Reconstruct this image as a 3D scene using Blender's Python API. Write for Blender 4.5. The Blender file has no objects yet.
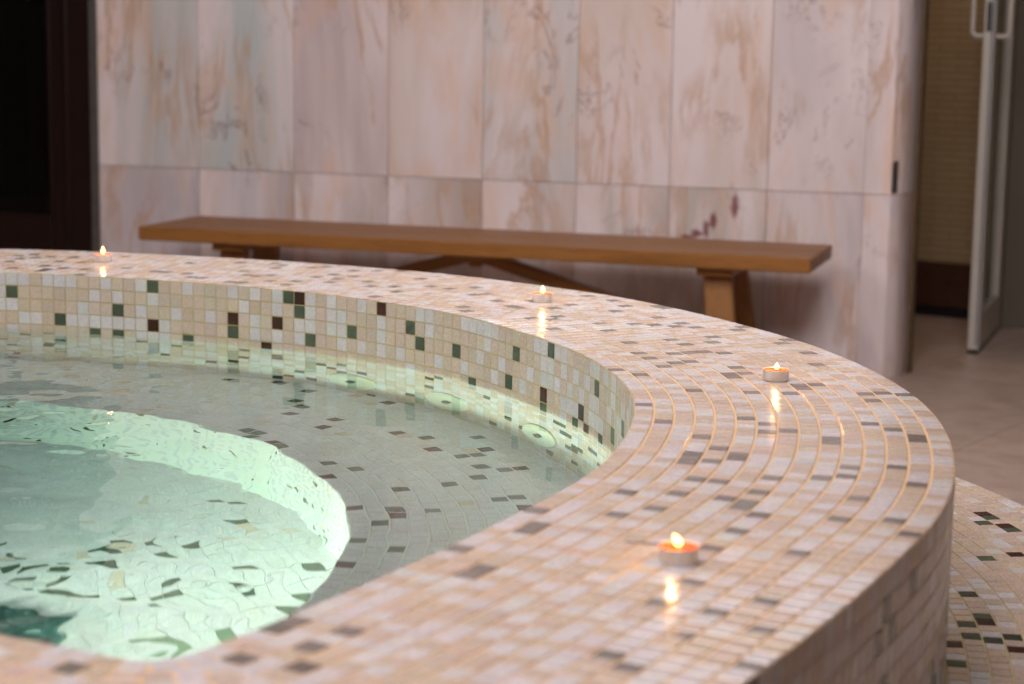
import bpy, math, random
import numpy as np
random.seed(7); RNG = np.random.default_rng(11)
C = bpy.context.scene.collection
T = 0.025          # mosaic pitch on the walls
P = 0.0255         # mosaic pitch on the rim
Z_WATER, Z_SEAT, Z_WELL, Z_STEP, Z_FLOOR, Z_CEIL = -0.112, -0.42, -0.72, -0.25, -0.60, 2.10
HALF=[(-1.2, 3.7716), (-1.17, 3.7712), (-1.14, 3.77), (-1.11, 3.7682), (-1.08, 3.7661), (-1.0501, 3.7635), (-1.0202, 3.7605), (-0.9904, 3.7567), (-0.9607, 3.7521), (-0.9312, 3.7465), (-0.9019, 3.74), (-0.8728, 3.7326), (-0.8439, 3.7244), (-0.8151, 3.7157), (-0.7865, 3.7067), (-0.7578, 3.6976), (-0.7292, 3.6886), (-0.7006, 3.6794), (-0.6721, 3.67), (-0.6437, 3.6602), (-0.6155, 3.6497), (-0.5877, 3.6384), (-0.5603, 3.6262), (-0.5331, 3.6133), (-0.5062, 3.6), (-0.4795, 3.5863), (-0.4529, 3.5724), (-0.4264, 3.5581), (-0.4002, 3.5434), (-0.3744, 3.528), (-0.3493, 3.5117), (-0.3248, 3.4943), (-0.3009, 3.476), (-0.2777, 3.4569), (-0.255, 3.4373), (-0.2328, 3.4171), (-0.2109, 3.3965), (-0.1892, 3.3758), (-0.1677, 3.3547), (-0.1467, 3.3333), (-0.1263, 3.3113), (-0.1069, 3.2883), (-0.0888, 3.2644), (-0.0719, 3.2396), (-0.0559, 3.2141), (-0.0408, 3.1882), (-0.0261, 3.162), (-0.0118, 3.1355), (0.0022, 3.109), (0.0158, 3.0822), (0.0291, 3.0553), (0.042, 3.0281), (0.0545, 3.0008), (0.0665, 2.9733), (0.078, 2.9455), (0.0888, 2.9175), (0.0988, 2.8892), (0.1079, 2.8606), (0.1162, 2.8317), (0.1235, 2.8026), (0.1302, 2.7733), (0.1362, 2.7438), (0.1415, 2.7143), (0.1463, 2.6846), (0.1504, 2.6549), (0.1539, 2.6251), (0.1566, 2.5951), (0.1585, 2.5652), (0.1595, 2.5351), (0.1596, 2.5051), (0.159, 2.4751), (0.1576, 2.4451), (0.1556, 2.4151), (0.1527, 2.3852), (0.1492, 2.3554), (0.145, 2.3256), (0.1403, 2.296), (0.1351, 2.2664), (0.1295, 2.2369), (0.1235, 2.2075), (0.1168, 2.1782), (0.1095, 2.149), (0.1014, 2.1201), (0.0925, 2.0914), (0.0829, 2.063), (0.0724, 2.0348), (0.0613, 2.0069), (0.0495, 1.9793), (0.0372, 1.9519), (0.0246, 1.9246), (0.0119, 1.8974), (-0.0009, 1.8703), (-0.0138, 1.8431), (-0.0268, 1.816), (-0.04, 1.789), (-0.0534, 1.7622), (-0.0671, 1.7354), (-0.0809, 1.7088), (-0.095, 1.6822), (-0.1092, 1.6558), (-0.1235, 1.6294), (-0.138, 1.603), (-0.1525, 1.5768), (-0.1672, 1.5506), (-0.182, 1.5244), (-0.197, 1.4984), (-0.2129, 1.4729), (-0.2292, 1.4477), (-0.2456, 1.4226), (-0.2713, 1.4092), (-0.2989, 1.4203), (-0.3253, 1.4346), (-0.3522, 1.448), (-0.3791, 1.4614), (-0.4061, 1.4744), (-0.4333, 1.4873), (-0.4605, 1.5001), (-0.4877, 1.5128), (-0.5149, 1.5254), (-0.5422, 1.538), (-0.5695, 1.5504), (-0.597, 1.5627), (-0.6245, 1.5748), (-0.6521, 1.5866), (-0.6797, 1.5984), (-0.7074, 1.6101), (-0.7351, 1.6217), (-0.7628, 1.6332), (-0.7907, 1.6445), (-0.8187, 1.6554), (-0.8469, 1.6656), (-0.8753, 1.6752), (-0.904, 1.6841), (-0.9329, 1.6924), (-0.9619, 1.7002), (-0.9911, 1.7074), (-1.0204, 1.7137), (-1.0501, 1.7185), (-1.0799, 1.7218), (-1.1099, 1.7236), (-1.1399, 1.7245), (-1.17, 1.7249), (-1.2, 1.7249)]
D_RIM=[(-1.003, 4.06), (-0.958, 4.028), (-0.91, 4.02), (-0.986, 3.998), (-1.015, 3.977), (-1.022, 3.937), (-0.918, 3.943), (-0.937, 3.872), (-0.988, 3.833), (-0.89, 3.825), (-0.868, 3.922), (-0.842, 3.824), (-0.928, 3.789), (-0.915, 3.806), (-0.757, 3.848), (-0.803, 4.038), (-0.829, 3.726), (-0.698, 3.799), (-0.667, 3.949), (-0.562, 3.977), (-0.488, 3.973), (-0.467, 3.934), (-0.477, 3.885), (-0.399, 3.903), (-0.688, 3.787), (-0.645, 3.772), (-0.626, 3.713), (-0.609, 3.71), (-0.531, 3.833), (-0.518, 3.771), (-0.492, 3.762), (-0.473, 3.757), (-0.539, 3.666), (-0.52, 3.659), (-0.468, 3.667), (-0.409, 3.692), (-0.417, 3.631), (-0.43, 3.618), (-0.38, 3.759), (-0.374, 3.922), (-0.311, 3.864), (-0.267, 3.865), (-0.216, 3.871), (-0.304, 3.776), (-0.366, 3.793), (-0.349, 3.8), (-0.336, 3.722), (-0.349, 3.673), (-0.27, 3.694), (-0.261, 3.63), (-0.212, 3.62), (-0.205, 3.557), (-0.173, 3.748), (-0.144, 3.635), (-0.108, 3.603), (-0.078, 3.64), (-0.064, 3.53), (-0.249, 3.476), (-0.081, 3.364), (-0.068, 3.319), (-0.014, 3.447), (0.028, 3.462), (0.08, 3.378), (0.106, 3.415), (0.015, 3.365), (0.002, 3.374), (-0.054, 3.527), (0.136, 3.538), (0.182, 3.476), (0.203, 3.402), (0.185, 3.345), (0.206, 3.199), (0.082, 3.273), (0.133, 3.195), (0.034, 3.249), (0.053, 3.233), (0.069, 3.11), (0.146, 3.115), (0.171, 2.991), (0.177, 2.892), (0.151, 2.74), (0.178, 2.706), (0.242, 3.415), (0.271, 3.378), (0.256, 3.271), (0.29, 3.206), (0.28, 3.175), (0.247, 3.184), (0.314, 3.165), (0.373, 3.155), (0.436, 3.052), (0.425, 3.019), (0.379, 3.185), (0.331, 3.067), (0.324, 3.003), (0.263, 3.031), (0.278, 2.981), (0.254, 2.89), (0.281, 2.903), (0.301, 2.917), (0.327, 2.897), (0.212, 2.85), (0.27, 2.821), (0.247, 2.808), (0.227, 2.776), (0.329, 2.767), (0.312, 2.729), (0.343, 2.721), (0.316, 2.683), (0.19, 2.7), (0.247, 2.597), (0.324, 2.577), (0.377, 2.579), (0.393, 2.628), (0.452, 2.918), (0.449, 2.815), (0.423, 2.651), (0.401, 2.619), (0.478, 2.569), (0.505, 2.581), (0.532, 2.571), (0.478, 2.517), (0.447, 2.382), (0.469, 2.342), (0.492, 2.307), (0.487, 2.283), (0.383, 2.285), (0.172, 2.488), (0.19, 2.375), (0.294, 2.393), (0.315, 2.353), (0.31, 2.302), (0.227, 2.271), (0.241, 2.21), (0.205, 2.175), (0.2, 2.154), (0.196, 2.133), (0.226, 2.137), (0.259, 2.172), (0.254, 2.15), (0.336, 2.314), (0.384, 2.285), (0.38, 2.259), (0.379, 2.129), (0.367, 2.08), (0.431, 2.122), (0.434, 2.038), (0.34, 2.07), (0.282, 2.052), (0.339, 2.071), (0.368, 2.083), (0.2, 2.049), (0.218, 2.036), (0.281, 2.054), (0.257, 1.987), (0.364, 1.98), (0.118, 1.978), (0.172, 1.982), (0.142, 1.915), (0.1, 1.883), (0.217, 1.955), (0.235, 1.944), (0.232, 1.917), (0.249, 1.906), (0.326, 1.892), (0.379, 1.889), (0.219, 1.841), (0.266, 1.759), (0.187, 1.777), (0.377, 1.827), (0.155, 1.653), (0.119, 1.588), (0.209, 1.592), (0.162, 1.562), (0.129, 1.502), (0.195, 1.516), (0.075, 1.446), (0.083, 1.414), (0.171, 1.418), (-0.207, 1.412), (-0.152, 1.407), (-0.151, 1.461), (-0.172, 1.517), (-0.183, 1.504), (-0.05, 1.739), (-0.033, 1.672), (0.025, 1.896), (0.022, 1.836), (0.016, 1.821), (0.12, 1.978), (0.101, 1.882), (-0.023, 1.672), (-0.33, 1.398), (-0.149, 1.461), (-0.125, 1.504)]
D_PLAT=[(0.719, 2.942), (0.728, 2.919), (0.709, 2.878), (0.737, 2.868), (0.748, 2.826), (0.672, 2.658), (0.733, 2.697), (0.597, 2.496), (0.616, 2.392), (0.612, 2.366), (0.587, 2.359), (0.58, 2.312), (0.548, 2.28), (0.599, 2.275), (0.628, 2.31), (0.619, 2.264), (0.526, 2.189)]
D_SEAT=[(-0.181, 3.142), (-0.13, 3.127), (-0.041, 3.116), (-0.129, 3.018), (-0.09, 2.999), (-0.06, 2.994), (-0.026, 3.031), (-0.045, 2.91), (-0.015, 2.897), (0.009, 2.908), (-0.048, 2.856), (-0.082, 2.811), (-0.152, 2.784), (-0.006, 2.744), (0.018, 2.749), (0.007, 2.693), (-0.114, 2.664), (-0.163, 2.661), (-0.16, 2.639), (-0.172, 2.609), (-0.142, 2.477), (-0.205, 2.678), (-0.181, 2.607), (-0.197, 2.504), (-0.196, 2.401), (-0.151, 2.782), (-0.305, 3.232), (-0.301, 3.166), (-0.278, 2.93), (-0.237, 2.899), (-0.217, 3.394), (-0.309, 3.235), (-0.236, 2.898), (-0.259, 2.848), (-0.373, 3.028), (-0.417, 3.114), (-0.406, 3.029), (-0.446, 3.148), (-0.441, 3.066), (-0.386, 3.283), (-0.379, 3.34), (-0.38, 3.379), (-0.539, 3.566), (-0.399, 3.617), (-0.357, 3.48)]
D_WELL=[(-0.69, 2.657), (-0.673, 2.643), (-0.624, 2.656), (-0.627, 2.602), (-0.61, 2.57), (-0.59, 2.606), (-0.578, 2.683), (-0.513, 2.569), (-0.606, 2.766), (-0.565, 2.792), (-0.53, 2.795), (-0.475, 2.799), (-0.511, 2.754), (-0.5, 2.765), (-0.45, 2.632), (-0.445, 2.6), (-0.465, 2.568), (-0.468, 2.53), (-0.371, 2.681), (-0.378, 2.635), (-0.467, 2.407), (-0.436, 2.434), (-0.42, 2.392), (-0.722, 2.752), (-0.276, 2.699), (-0.276, 2.601), (-0.302, 2.522), (-0.381, 2.451), (-0.464, 2.995), (-0.428, 2.988), (-0.407, 2.922)]
# ------------------------------------------------------------------ tuned values
FLAME, FLAME_W, LENS_STRENGTH, UW_ENERGY, WAVE, CORR_W = 8.0, .085, 5.0, 36.0, .00028, 7.0
FOCUS, FSTOP, EXPOSURE = 2.9, 5.0, 0.0
JETS = [(-.295, 3.457, -.325), (-.107, 3.29, -.32), (.047, 3.02, -.305)]
LAMPS = [(-2.2, 2.5, (-.3, 2.3, -.62), .13, 60), (-.62, 1.92, (-.22, 2.60, -.62), .42, 100), (-1.2, 2.05, (-.45, 2.3, -.80), .11, 110)]
CANDLES = [(-0.8371, 3.9465), (0.0528, 3.4463), (0.3682, 2.6722), (0.1534, 1.7113)]
SLAB_SEEDS = [[.13, .41, .77, .29, .58, .92, .06, .35], [.21, .66, .48, .83, .17, .71, .39, .95]]
AREAS = [
    ('ceiling_lamp', (0.7, 3.5, 2.05), (0.2, 5.2, -.1), 1.0, 84, (1.0, .95, .92)),
    ('ceiling_lamp', (-2.2, 3.4, 2.05), (-1.2, 5.0, .1), 1.2, 70, (1.0, .94, .90)),
    ('ceiling_lamp', (-.6, 1.2, 2.05), (-.4, 2.0, -.3), 1.0, 70, (1.0, .92, .92)),
]
# ------------------------------------------------------------------ helpers
def lin(r, g, b):
    f = lambda c: c / 12.92 if c <= 0.04045 else ((c + 0.055) / 1.055) ** 2.4
    return (f(r / 255), f(g / 255), f(b / 255), 1.0)

def link(o, parent=None):
    C.objects.link(o)
    if parent is not None:
        o.parent = parent
    return o

def mesh_obj(name, verts, faces, mats, parent=None, midx=None, smooth=False, colors=None, loc=None):
    me = bpy.data.meshes.new(name)
    verts = np.asarray(verts, dtype=np.float32)
    me.from_pydata(verts.tolist(), [], [tuple(int(i) for i in f) for f in faces])
    for m in (mats if isinstance(mats, (list, tuple)) else [mats]):
        me.materials.append(m)
    if midx is not None:
        me.polygons.foreach_set('material_index', np.asarray(midx, dtype=np.int32))
    if smooth:
        me.polygons.foreach_set('use_smooth', [True] * len(me.polygons))
    if colors is not None:      # per-face colour, spread to the corners
        at = me.color_attributes.new('tile', 'FLOAT_COLOR', 'CORNER')
        tot = np.empty(len(me.polygons), dtype=np.int32)
        me.polygons.foreach_get('loop_total', tot)
        at.data.foreach_set('color', np.repeat(np.asarray(colors, dtype=np.float32), tot, axis=0).ravel())
    me.update()
    o = bpy.data.objects.new(name, me)
    if loc is not None:
        o.location = loc
    return link(o, parent)

def empty(name, loc, label, cat, group=None, rz=0.0):
    o = bpy.data.objects.new(name, None)
    o.location = loc; o.rotation_euler = (0, 0, rz); o.empty_display_size = 0.05
    o['label'] = label; o['category'] = cat
    if group: o['group'] = group
    return link(o)

def structure(o):
    o['kind'] = 'structure'
    return o

class MB:
    """collects shapes into one mesh"""
    def __init__(s): s.v = []; s.f = []; s.m = []
    def add(s, V, F, m=0):
        b = len(s.v); s.v += [tuple(map(float, q)) for q in V]
        s.f += [tuple(b + i for i in f) for f in F]; s.m += [m] * len(F)
    def box(s, lo, hi, m=0, bev=0.0, fr=None):
        """bevelled box; fr = (origin, ex, ey, ez) frame"""
        lo = np.array(lo, float); hi = np.array(hi, float)
        b = min(bev, *(0.49 * (hi - lo)))
        V = []; idx = {}
        for sx in (0, 1):
            for sy in (0, 1):
                for sz in (0, 1):
                    c = np.where([sx, sy, sz], hi, lo); d = np.where([sx, sy, sz], -b, b)
                    if b <= 0:
                        idx[(sx, sy, sz)] = [len(V)] * 3; V.append(c)
                    else:
                        idx[(sx, sy, sz)] = [len(V), len(V) + 1, len(V) + 2]
                        V.append(c + d * [0, 1, 1]); V.append(c + d * [1, 0, 1]); V.append(c + d * [1, 1, 0])
        F = []
        for ax in range(3):
            for sd in (0, 1):
                a1, a2 = [i for i in range(3) if i != ax]
                q = []
                for p, r in ((0, 0), (1, 0), (1, 1), (0, 1)):
                    k = [0, 0, 0]; k[ax] = sd; k[a1] = p; k[a2] = r
                    q.append(idx[tuple(k)][ax])
                if (sd == 0) != (ax == 1): q = q[::-1]
                F.append(q)
        if b > 0:
            for ax in range(3):
                a1, a2 = [i for i in range(3) if i != ax]
                for p in (0, 1):
                    for r in (0, 1):
                        k0 = [0, 0, 0]; k0[a1] = p; k0[a2] = r; k1 = list(k0); k1[ax] = 1
                        F.append([idx[tuple(k0)][a1], idx[tuple(k0)][a2], idx[tuple(k1)][a2], idx[tuple(k1)][a1]])
            for k in idx.values(): F.append(k)
        V = np.array(V)
        if fr is not None:
            o, ex, ey, ez = [np.array(q, float) for q in fr]
            V = o + V[:, :1] * ex + V[:, 1:2] * ey + V[:, 2:3] * ez
        s.add(V, F, m)
    def beam(s, a, b, w, h, up=(0, 0, 1), bev=0.003, m=0):
        """rectangular bar from a to b"""
        a = np.array(a, float); b = np.array(b, float); L = np.linalg.norm(b - a); ex = (b - a) / L
        ey = np.cross(up, ex); ey /= np.linalg.norm(ey); ez = np.cross(ex, ey)
        s.box((0, -w / 2, -h / 2), (L, w / 2, h / 2), m, bev, (a, ex, ey, ez))
    def lathe(s, prof, n=32, c=(0, 0, 0), axes=None, m=0, closed=False):
        """profile of (radius, height) pairs turned about an axis"""
        if axes is None: axes = ((1, 0, 0), (0, 1, 0), (0, 0, 1))
        ax, ay, az = [np.array(q, float) for q in axes]; c = np.array(c, float); V = []; F = []
        for r, z in prof:
            for k in range(n):
                t = 2 * math.pi * k / n
                V.append(c + ax * r * math.cos(t) + ay * r * math.sin(t) + az * z)
        for i in range(len(prof) - 1):
            for k in range(n):
                F.append((i * n + k, i * n + (k + 1) % n, (i + 1) * n + (k + 1) % n, (i + 1) * n + k))
        if prof[0][0] > 1e-6: F.append(tuple(range(n))[::-1])
        if prof[-1][0] > 1e-6: F.append(tuple((len(prof) - 1) * n + k for k in range(n)))
        s.add(V, F, m)
    def tube(s, pts, r, n=12, m=0):
        pts = [np.array(p, float) for p in pts]; V = []; F = []
        rr = r if isinstance(r, (list, tuple)) else [r] * len(pts)
        prev = None
        for i, p in enumerate(pts):
            d = pts[min(i + 1, len(pts) - 1)] - pts[max(i - 1, 0)]; d /= np.linalg.norm(d)
            if prev is None:
                ref = np.array([0, 0, 1.]) if abs(d[2]) < .9 else np.array([1., 0, 0])
                u = np.cross(d, ref)
            else: u = prev - d * np.dot(prev, d)
            u /= np.linalg.norm(u); prev = u; w = np.cross(d, u)
            for k in range(n):
                t = 2 * math.pi * k / n; V.append(p + rr[i] * (u * math.cos(t) + w * math.sin(t)))
        for i in range(len(pts) - 1):
            for k in range(n):
                F.append((i * n + k, i * n + (k + 1) % n, (i + 1) * n + (k + 1) % n, (i + 1) * n + k))
        F.append(tuple(range(n))[::-1]); F.append(tuple((len(pts) - 1) * n + k for k in range(n)))
        s.add(V, F, m)
    def build(s, name, mats, parent=None, smooth=False, loc=None):
        o = mesh_obj(name, s.v, s.f, mats, parent, s.m, smooth, None, loc)
        import bmesh
        bm = bmesh.new(); bm.from_mesh(o.data); bmesh.ops.recalc_face_normals(bm, faces=bm.faces); bm.to_mesh(o.data); bm.free()
        if smooth: o.data.set_sharp_from_angle(angle=math.radians(35))
        return o

# ------------------------------------------------------------------ materials
class NT:
    def __init__(s, name):
        s.mat = bpy.data.materials.new(name); s.mat.use_nodes = True
        s.t = s.mat.node_tree; s.t.nodes.clear()
        s.out = s.n('ShaderNodeOutputMaterial')
    def n(s, kind, **kw):
        nd = s.t.nodes.new(kind)
        for k, v in kw.items():
            if hasattr(nd, k): setattr(nd, k, v)
            else: nd.inputs[k.replace('_', ' ')].default_value = v
        return nd
    def l(s, a, b): s.t.links.new(a, b)
    def math(s, op, a, b=None, c=None, clamp=False):
        nd = s.t.nodes.new('ShaderNodeMath'); nd.operation = op; nd.use_clamp = clamp
        for i, q in enumerate((a, b, c)):
            if q is None: continue
            if isinstance(q, (int, float)): nd.inputs[i].default_value = q
            else: s.l(q, nd.inputs[i])
        return nd.outputs[0]
    def mix(s, f, a, b, mode='MIX'):
        nd = s.t.nodes.new('ShaderNodeMix'); nd.data_type = 'RGBA'; nd.blend_type = mode
        for i, q in ((0, f), (6, a), (7, b)):
            if isinstance(q, (int, float)): nd.inputs[i].default_value = q
            elif isinstance(q, tuple): nd.inputs[i].default_value = q
            else: s.l(q, nd.inputs[i])
        return nd.outputs[2]
    def ramp(s, f, stops, interp='LINEAR'):
        nd = s.t.nodes.new('ShaderNodeValToRGB'); nd.color_ramp.interpolation = interp
        e = nd.color_ramp.elements
        while len(e) < len(stops): e.new(0.5)
        for q, (p, c) in zip(e, stops):
            q.position = p; q.color = c if isinstance(c, tuple) else (c, c, c, 1)
        s.l(f, nd.inputs[0]); return nd.outputs[0]
    def noise(s, vec, scale, detail=3, rough=.5, dist=0.0):
        nd = s.n('ShaderNodeTexNoise'); nd.inputs['Scale'].default_value = scale; nd.inputs['Detail'].default_value = detail
        nd.inputs['Roughness'].default_value = rough; nd.inputs['Distortion'].default_value = dist
        s.l(vec, nd.inputs['Vector']); return nd.outputs[0]
    def coords(s, scale=(1, 1, 1), add=None):
        tc = s.n('ShaderNodeTexCoord'); mp = s.n('ShaderNodeMapping'); mp.inputs['Scale'].default_value = scale
        s.l(tc.outputs['Object'], mp.inputs['Vector'])
        if add is not None:
            cb = s.n('ShaderNodeVectorMath', operation='ADD'); s.l(mp.outputs[0], cb.inputs[0]); s.l(add, cb.inputs[1]); return cb.outputs[0]
        return mp.outputs[0]
    def bsdf(s, base, rough=.5, spec=.5, metal=0.0, bump=None, bump_d=.001, bump_s=.5, **kw):
        b = s.n('ShaderNodeBsdfPrincipled')
        for k, v in (('Base Color', base), ('Roughness', rough), ('Specular IOR Level', spec), ('Metallic', metal)):
            if isinstance(v, (int, float, tuple)): b.inputs[k].default_value = v
            else: s.l(v, b.inputs[k])
        for k, v in kw.items(): b.inputs[k.replace('_', ' ')].default_value = v
        if bump is not None:
            bp = s.n('ShaderNodeBump'); bp.inputs['Distance'].default_value = bump_d; bp.inputs['Strength'].default_value = bump_s
            s.l(bump, bp.inputs['Height']); s.l(bp.outputs[0], b.inputs['Normal'])
        s.l(b.outputs[0], s.out.inputs[0]); return b

def simple(name, col, rough=.5, metal=0.0, nscale=30, nvar=.15, spec=.5, bump_d=.0004):
    m = NT(name); co = m.coords(); nz = m.noise(co, nscale, 4)
    dk = tuple(c * (1 - nvar) for c in col[:3]) + (1,); lt = tuple(min(1, c * (1 + nvar)) for c in col[:3]) + (1,)
    m.bsdf(m.ramp(nz, [(.3, dk), (.7, lt)]), rough, spec, metal, bump=nz, bump_d=bump_d, bump_s=.4)
    return m.mat

def mat_tile():
    m = NT('mosaic_tile'); a = m.n('ShaderNodeAttribute', attribute_name='tile')
    off = m.n('ShaderNodeCombineXYZ'); m.l(m.math('MULTIPLY', a.outputs['Alpha'], 37.0), off.inputs[0]); m.l(m.math('MULTIPLY', a.outputs['Alpha'], 91.0), off.inputs[2])
    co = m.coords((1, 1, 1), off.outputs[0])
    v = m.noise(m.coords((1.0, .35, 1.0), off.outputs[0]), 130, 3, .55, 2.2)
    line = m.math('MULTIPLY', m.math('ABSOLUTE', m.math('SUBTRACT', v, .5)), 9.0, clamp=True)
    shade = m.ramp(line, [(0, .80), (1, 1.03)])
    col = m.mix(1.0, a.outputs['Color'], shade, 'MULTIPLY')
    col = m.mix(m.math('MULTIPLY', m.noise(co, 38, 2), .25), col, m.mix(1.0, col, (1.0, .84, .76, 1), 'MULTIPLY'))
    rg = m.math('MULTIPLY_ADD', m.noise(co, 60, 2), .12, .15)
    m.bsdf(col, rg, .45, bump=m.noise(co, 90, 3), bump_d=.0006, bump_s=.35)
    return m.mat

def mat_grout(name, c1, c2, rough=.75):
    m = NT(name); nz = m.noise(m.coords(), 9, 4)
    fine = m.noise(m.coords(), 300, 2)
    m.bsdf(m.ramp(nz, [(.35, c1), (.65, c2)]), rough, .3, bump=fine, bump_d=.0006, bump_s=.5)
    return m.mat

def mat_marble():
    """pale pink marble slabs: wide cloudy bands, ochre and plum veins that run mostly upright; the corner
    colour carries each slab's own tint and its alpha shifts the pattern from slab to slab"""
    m = NT('pink_marble'); a = m.n('ShaderNodeAttribute', attribute_name='tile')
    al = a.outputs['Alpha']
    off = m.n('ShaderNodeCombineXYZ')
    m.l(m.math('MULTIPLY', al, 31.0), off.inputs[0]); m.l(m.math('MULTIPLY', al, 17.0), off.inputs[1]); m.l(m.math('MULTIPLY', al, 57.0), off.inputs[2])
    band = m.noise(m.coords((1, 1, .22), off.outputs[0]), 3.4, 5, .6, .6)
    col = m.mix(m.ramp(band, [(.38, 0.0), (.60, 1.0)]), a.outputs['Color'], lin(226, 212, 215))
    warm = m.noise(m.coords((1, 1, .35), off.outputs[0]), 5.5, 4, .55, 1.0)
    col = m.mix(m.math('MULTIPLY', m.ramp(warm, [(.50, 0.0), (.68, 1.0)]), .55), col, lin(220, 184, 162))
    v1 = m.noise(m.coords((1, 1, .22), off.outputs[0]), 3.6, 8, .66, .7)
    vein = m.ramp(m.math('ABSOLUTE', m.math('SUBTRACT', v1, .5)), [(0.0, 1.0), (.012, .7), (.035, 0.0)])
    gate = m.ramp(m.noise(m.coords((1, 1, .6), off.outputs[0]), 4.0, 2), [(.42, 0.0), (.6, 1.0)])
    col = m.mix(m.math('MULTIPLY', m.math('MULTIPLY', vein, gate), .65), col, lin(184, 142, 108))
    v2 = m.noise(m.coords((1, 1, .55), off.outputs[0]), 6.5, 8, .68, 1.2)
    vein2 = m.ramp(m.math('ABSOLUTE', m.math('SUBTRACT', v2, .56)), [(0.0, 1.0), (.008, .5), (.02, 0.0)])
    gate2 = m.ramp(m.noise(m.coords((1, 1, 1), off.outputs[0]), 2.7, 2), [(.52, 0.0), (.64, 1.0)])
    col = m.mix(m.math('MULTIPLY', m.math('MULTIPLY', vein2, gate2), .8), col, lin(120, 78, 82))
    # the small wine-red inclusions above the bench
    tc = m.n('ShaderNodeTexCoord'); tot = None
    wob = m.noise(m.coords(), 45, 3)
    for (x, z, rx, rz) in RED_SPOTS:
        mp = m.n('ShaderNodeMapping'); mp.inputs['Location'].default_value = (-x / rx, 0, -z / rz); mp.inputs['Scale'].default_value = (1 / rx, 0, 1 / rz)
        m.l(tc.outputs['Object'], mp.inputs[0]); ln = m.n('ShaderNodeVectorMath', operation='LENGTH'); m.l(mp.outputs[0], ln.inputs[0])
        d = m.math('ADD', ln.outputs['Value'], m.math('MULTIPLY_ADD', wob, 1.6, -.8))
        k = m.ramp(d, [(.45, 1.0), (1.0, 0.0)])
        tot = k if tot is None else m.math('MAXIMUM', tot, k)
    col = m.mix(m.math('MULTIPLY', tot, .85), col, lin(118, 52, 54))
    m.bsdf(col, .28, .4, bump=m.noise(m.coords(), 12, 3), bump_d=.0006, bump_s=.2)
    return m.mat

def mat_wood(name, c1, c2, along=(1, 14, 14), rough=.45):
    m = NT(name); co = m.coords(along)
    n1 = m.noise(co, 2.2, 6, .6, .6); n2 = m.noise(co, 11, 3, .6, .2)
    f = m.math('MULTIPLY_ADD', n2, .4, m.math('MULTIPLY', n1, .75))
    col = m.ramp(f, [(.36, c1), (.58, c2), (.72, c1)])
    knot = m.n('ShaderNodeTexVoronoi'); knot.inputs['Scale'].default_value = 1.0; m.l(m.coords((3.2, 7, 14)), knot.inputs['Vector'])
    col = m.mix(m.ramp(knot.outputs['Distance'], [(.04, .75), (.13, 0.0)]), col, tuple(c * .35 for c in c1[:3]) + (1,))
    m.bsdf(col, rough, .35, bump=n2, bump_d=.0008, bump_s=.4)
    return m.mat

def mat_brick():
    m = NT('glazed_brick'); tc = m.n('ShaderNodeTexCoord'); mp = m.n('ShaderNodeMapping'); mp.inputs['Rotation'].default_value = (math.radians(90), 0, 0)
    m.l(tc.outputs['Object'], mp.inputs[0])
    b = m.n('ShaderNodeTexBrick'); b.inputs['Scale'].default_value = 1.0; b.inputs['Brick Width'].default_value = .15; b.inputs['Row Height'].default_value = .027
    b.inputs['Mortar Size'].default_value = .0022; b.inputs['Color1'].default_value = lin(172, 148, 116); b.inputs['Color2'].default_value = lin(166, 141, 110)
    b.inputs['Mortar'].default_value = lin(138, 115, 88); m.l(mp.outputs[0], b.inputs['Vector'])
    m.bsdf(b.outputs['Color'], .45, .4, bump=m.math('SUBTRACT', 1.0, b.outputs['Fac']), bump_d=.003, bump_s=.6)
    return m.mat

def mat_floor():
    """large honed stone slabs, thin joints"""
    m = NT('stone_floor'); tc = m.n('ShaderNodeTexCoord'); mp = m.n('ShaderNodeMapping'); mp.inputs['Rotation'].default_value = (0, 0, math.radians(35)); mp.inputs['Location'].default_value = (.13, .1, 0)
    m.l(tc.outputs['Object'], mp.inputs[0])
    b = m.n('ShaderNodeTexBrick'); b.offset = 0.0; b.inputs['Scale'].default_value = 1.0; b.inputs['Brick Width'].default_value = .6; b.inputs['Row Height'].default_value = .6
    b.inputs['Mortar Size'].default_value = .003; b.inputs['Color1'].default_value = (1, 1, 1, 1); b.inputs['Color2'].default_value = (.86, .86, .86, 1); b.inputs['Mortar'].default_value = (.62, .58, .54, 1)
    m.l(mp.outputs[0], b.inputs['Vector'])
    n1 = m.noise(m.coords(), 3.5, 6, .6, .8); n2 = m.noise(m.coords(), 14, 4)
    c = m.ramp(n1, [(.3, lin(172, 148, 136)), (.55, lin(190, 168, 158)), (.75, lin(160, 134, 122))])
    c = m.mix(.25, c, m.ramp(n2, [(.35, lin(150, 120, 100)), (.65, lin(205, 186, 176))]))
    m.bsdf(m.mix(1.0, c, b.outputs['Color'], 'MULTIPLY'), .38, .4, bump=n2, bump_d=.0006, bump_s=.3)
    return m.mat

def mat_water():
    m = NT('pool_water')
    g = m.n('ShaderNodeBsdfPrincipled'); g.inputs['Base Color'].default_value = (1, 1, 1, 1); g.inputs['Roughness'].default_value = 0.0
    g.inputs['IOR'].default_value = 1.333; g.inputs['Transmission Weight'].default_value = 1.0
    ab = m.n('ShaderNodeVolumeAbsorption'); ab.inputs['Color'].default_value = (.30, .84, .82, 1); ab.inputs['Density'].default_value = WATER_DENSITY
    m.l(g.outputs[0], m.out.inputs[0]); m.l(ab.outputs[0], m.out.inputs[1])
    return m.mat

def mat_emit(name, col, strength):
    m = NT(name); e = m.n('ShaderNodeEmission'); e.inputs[0].default_value = col; e.inputs[1].default_value = strength
    m.l(e.outputs[0], m.out.inputs[0]); return m.mat

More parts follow.
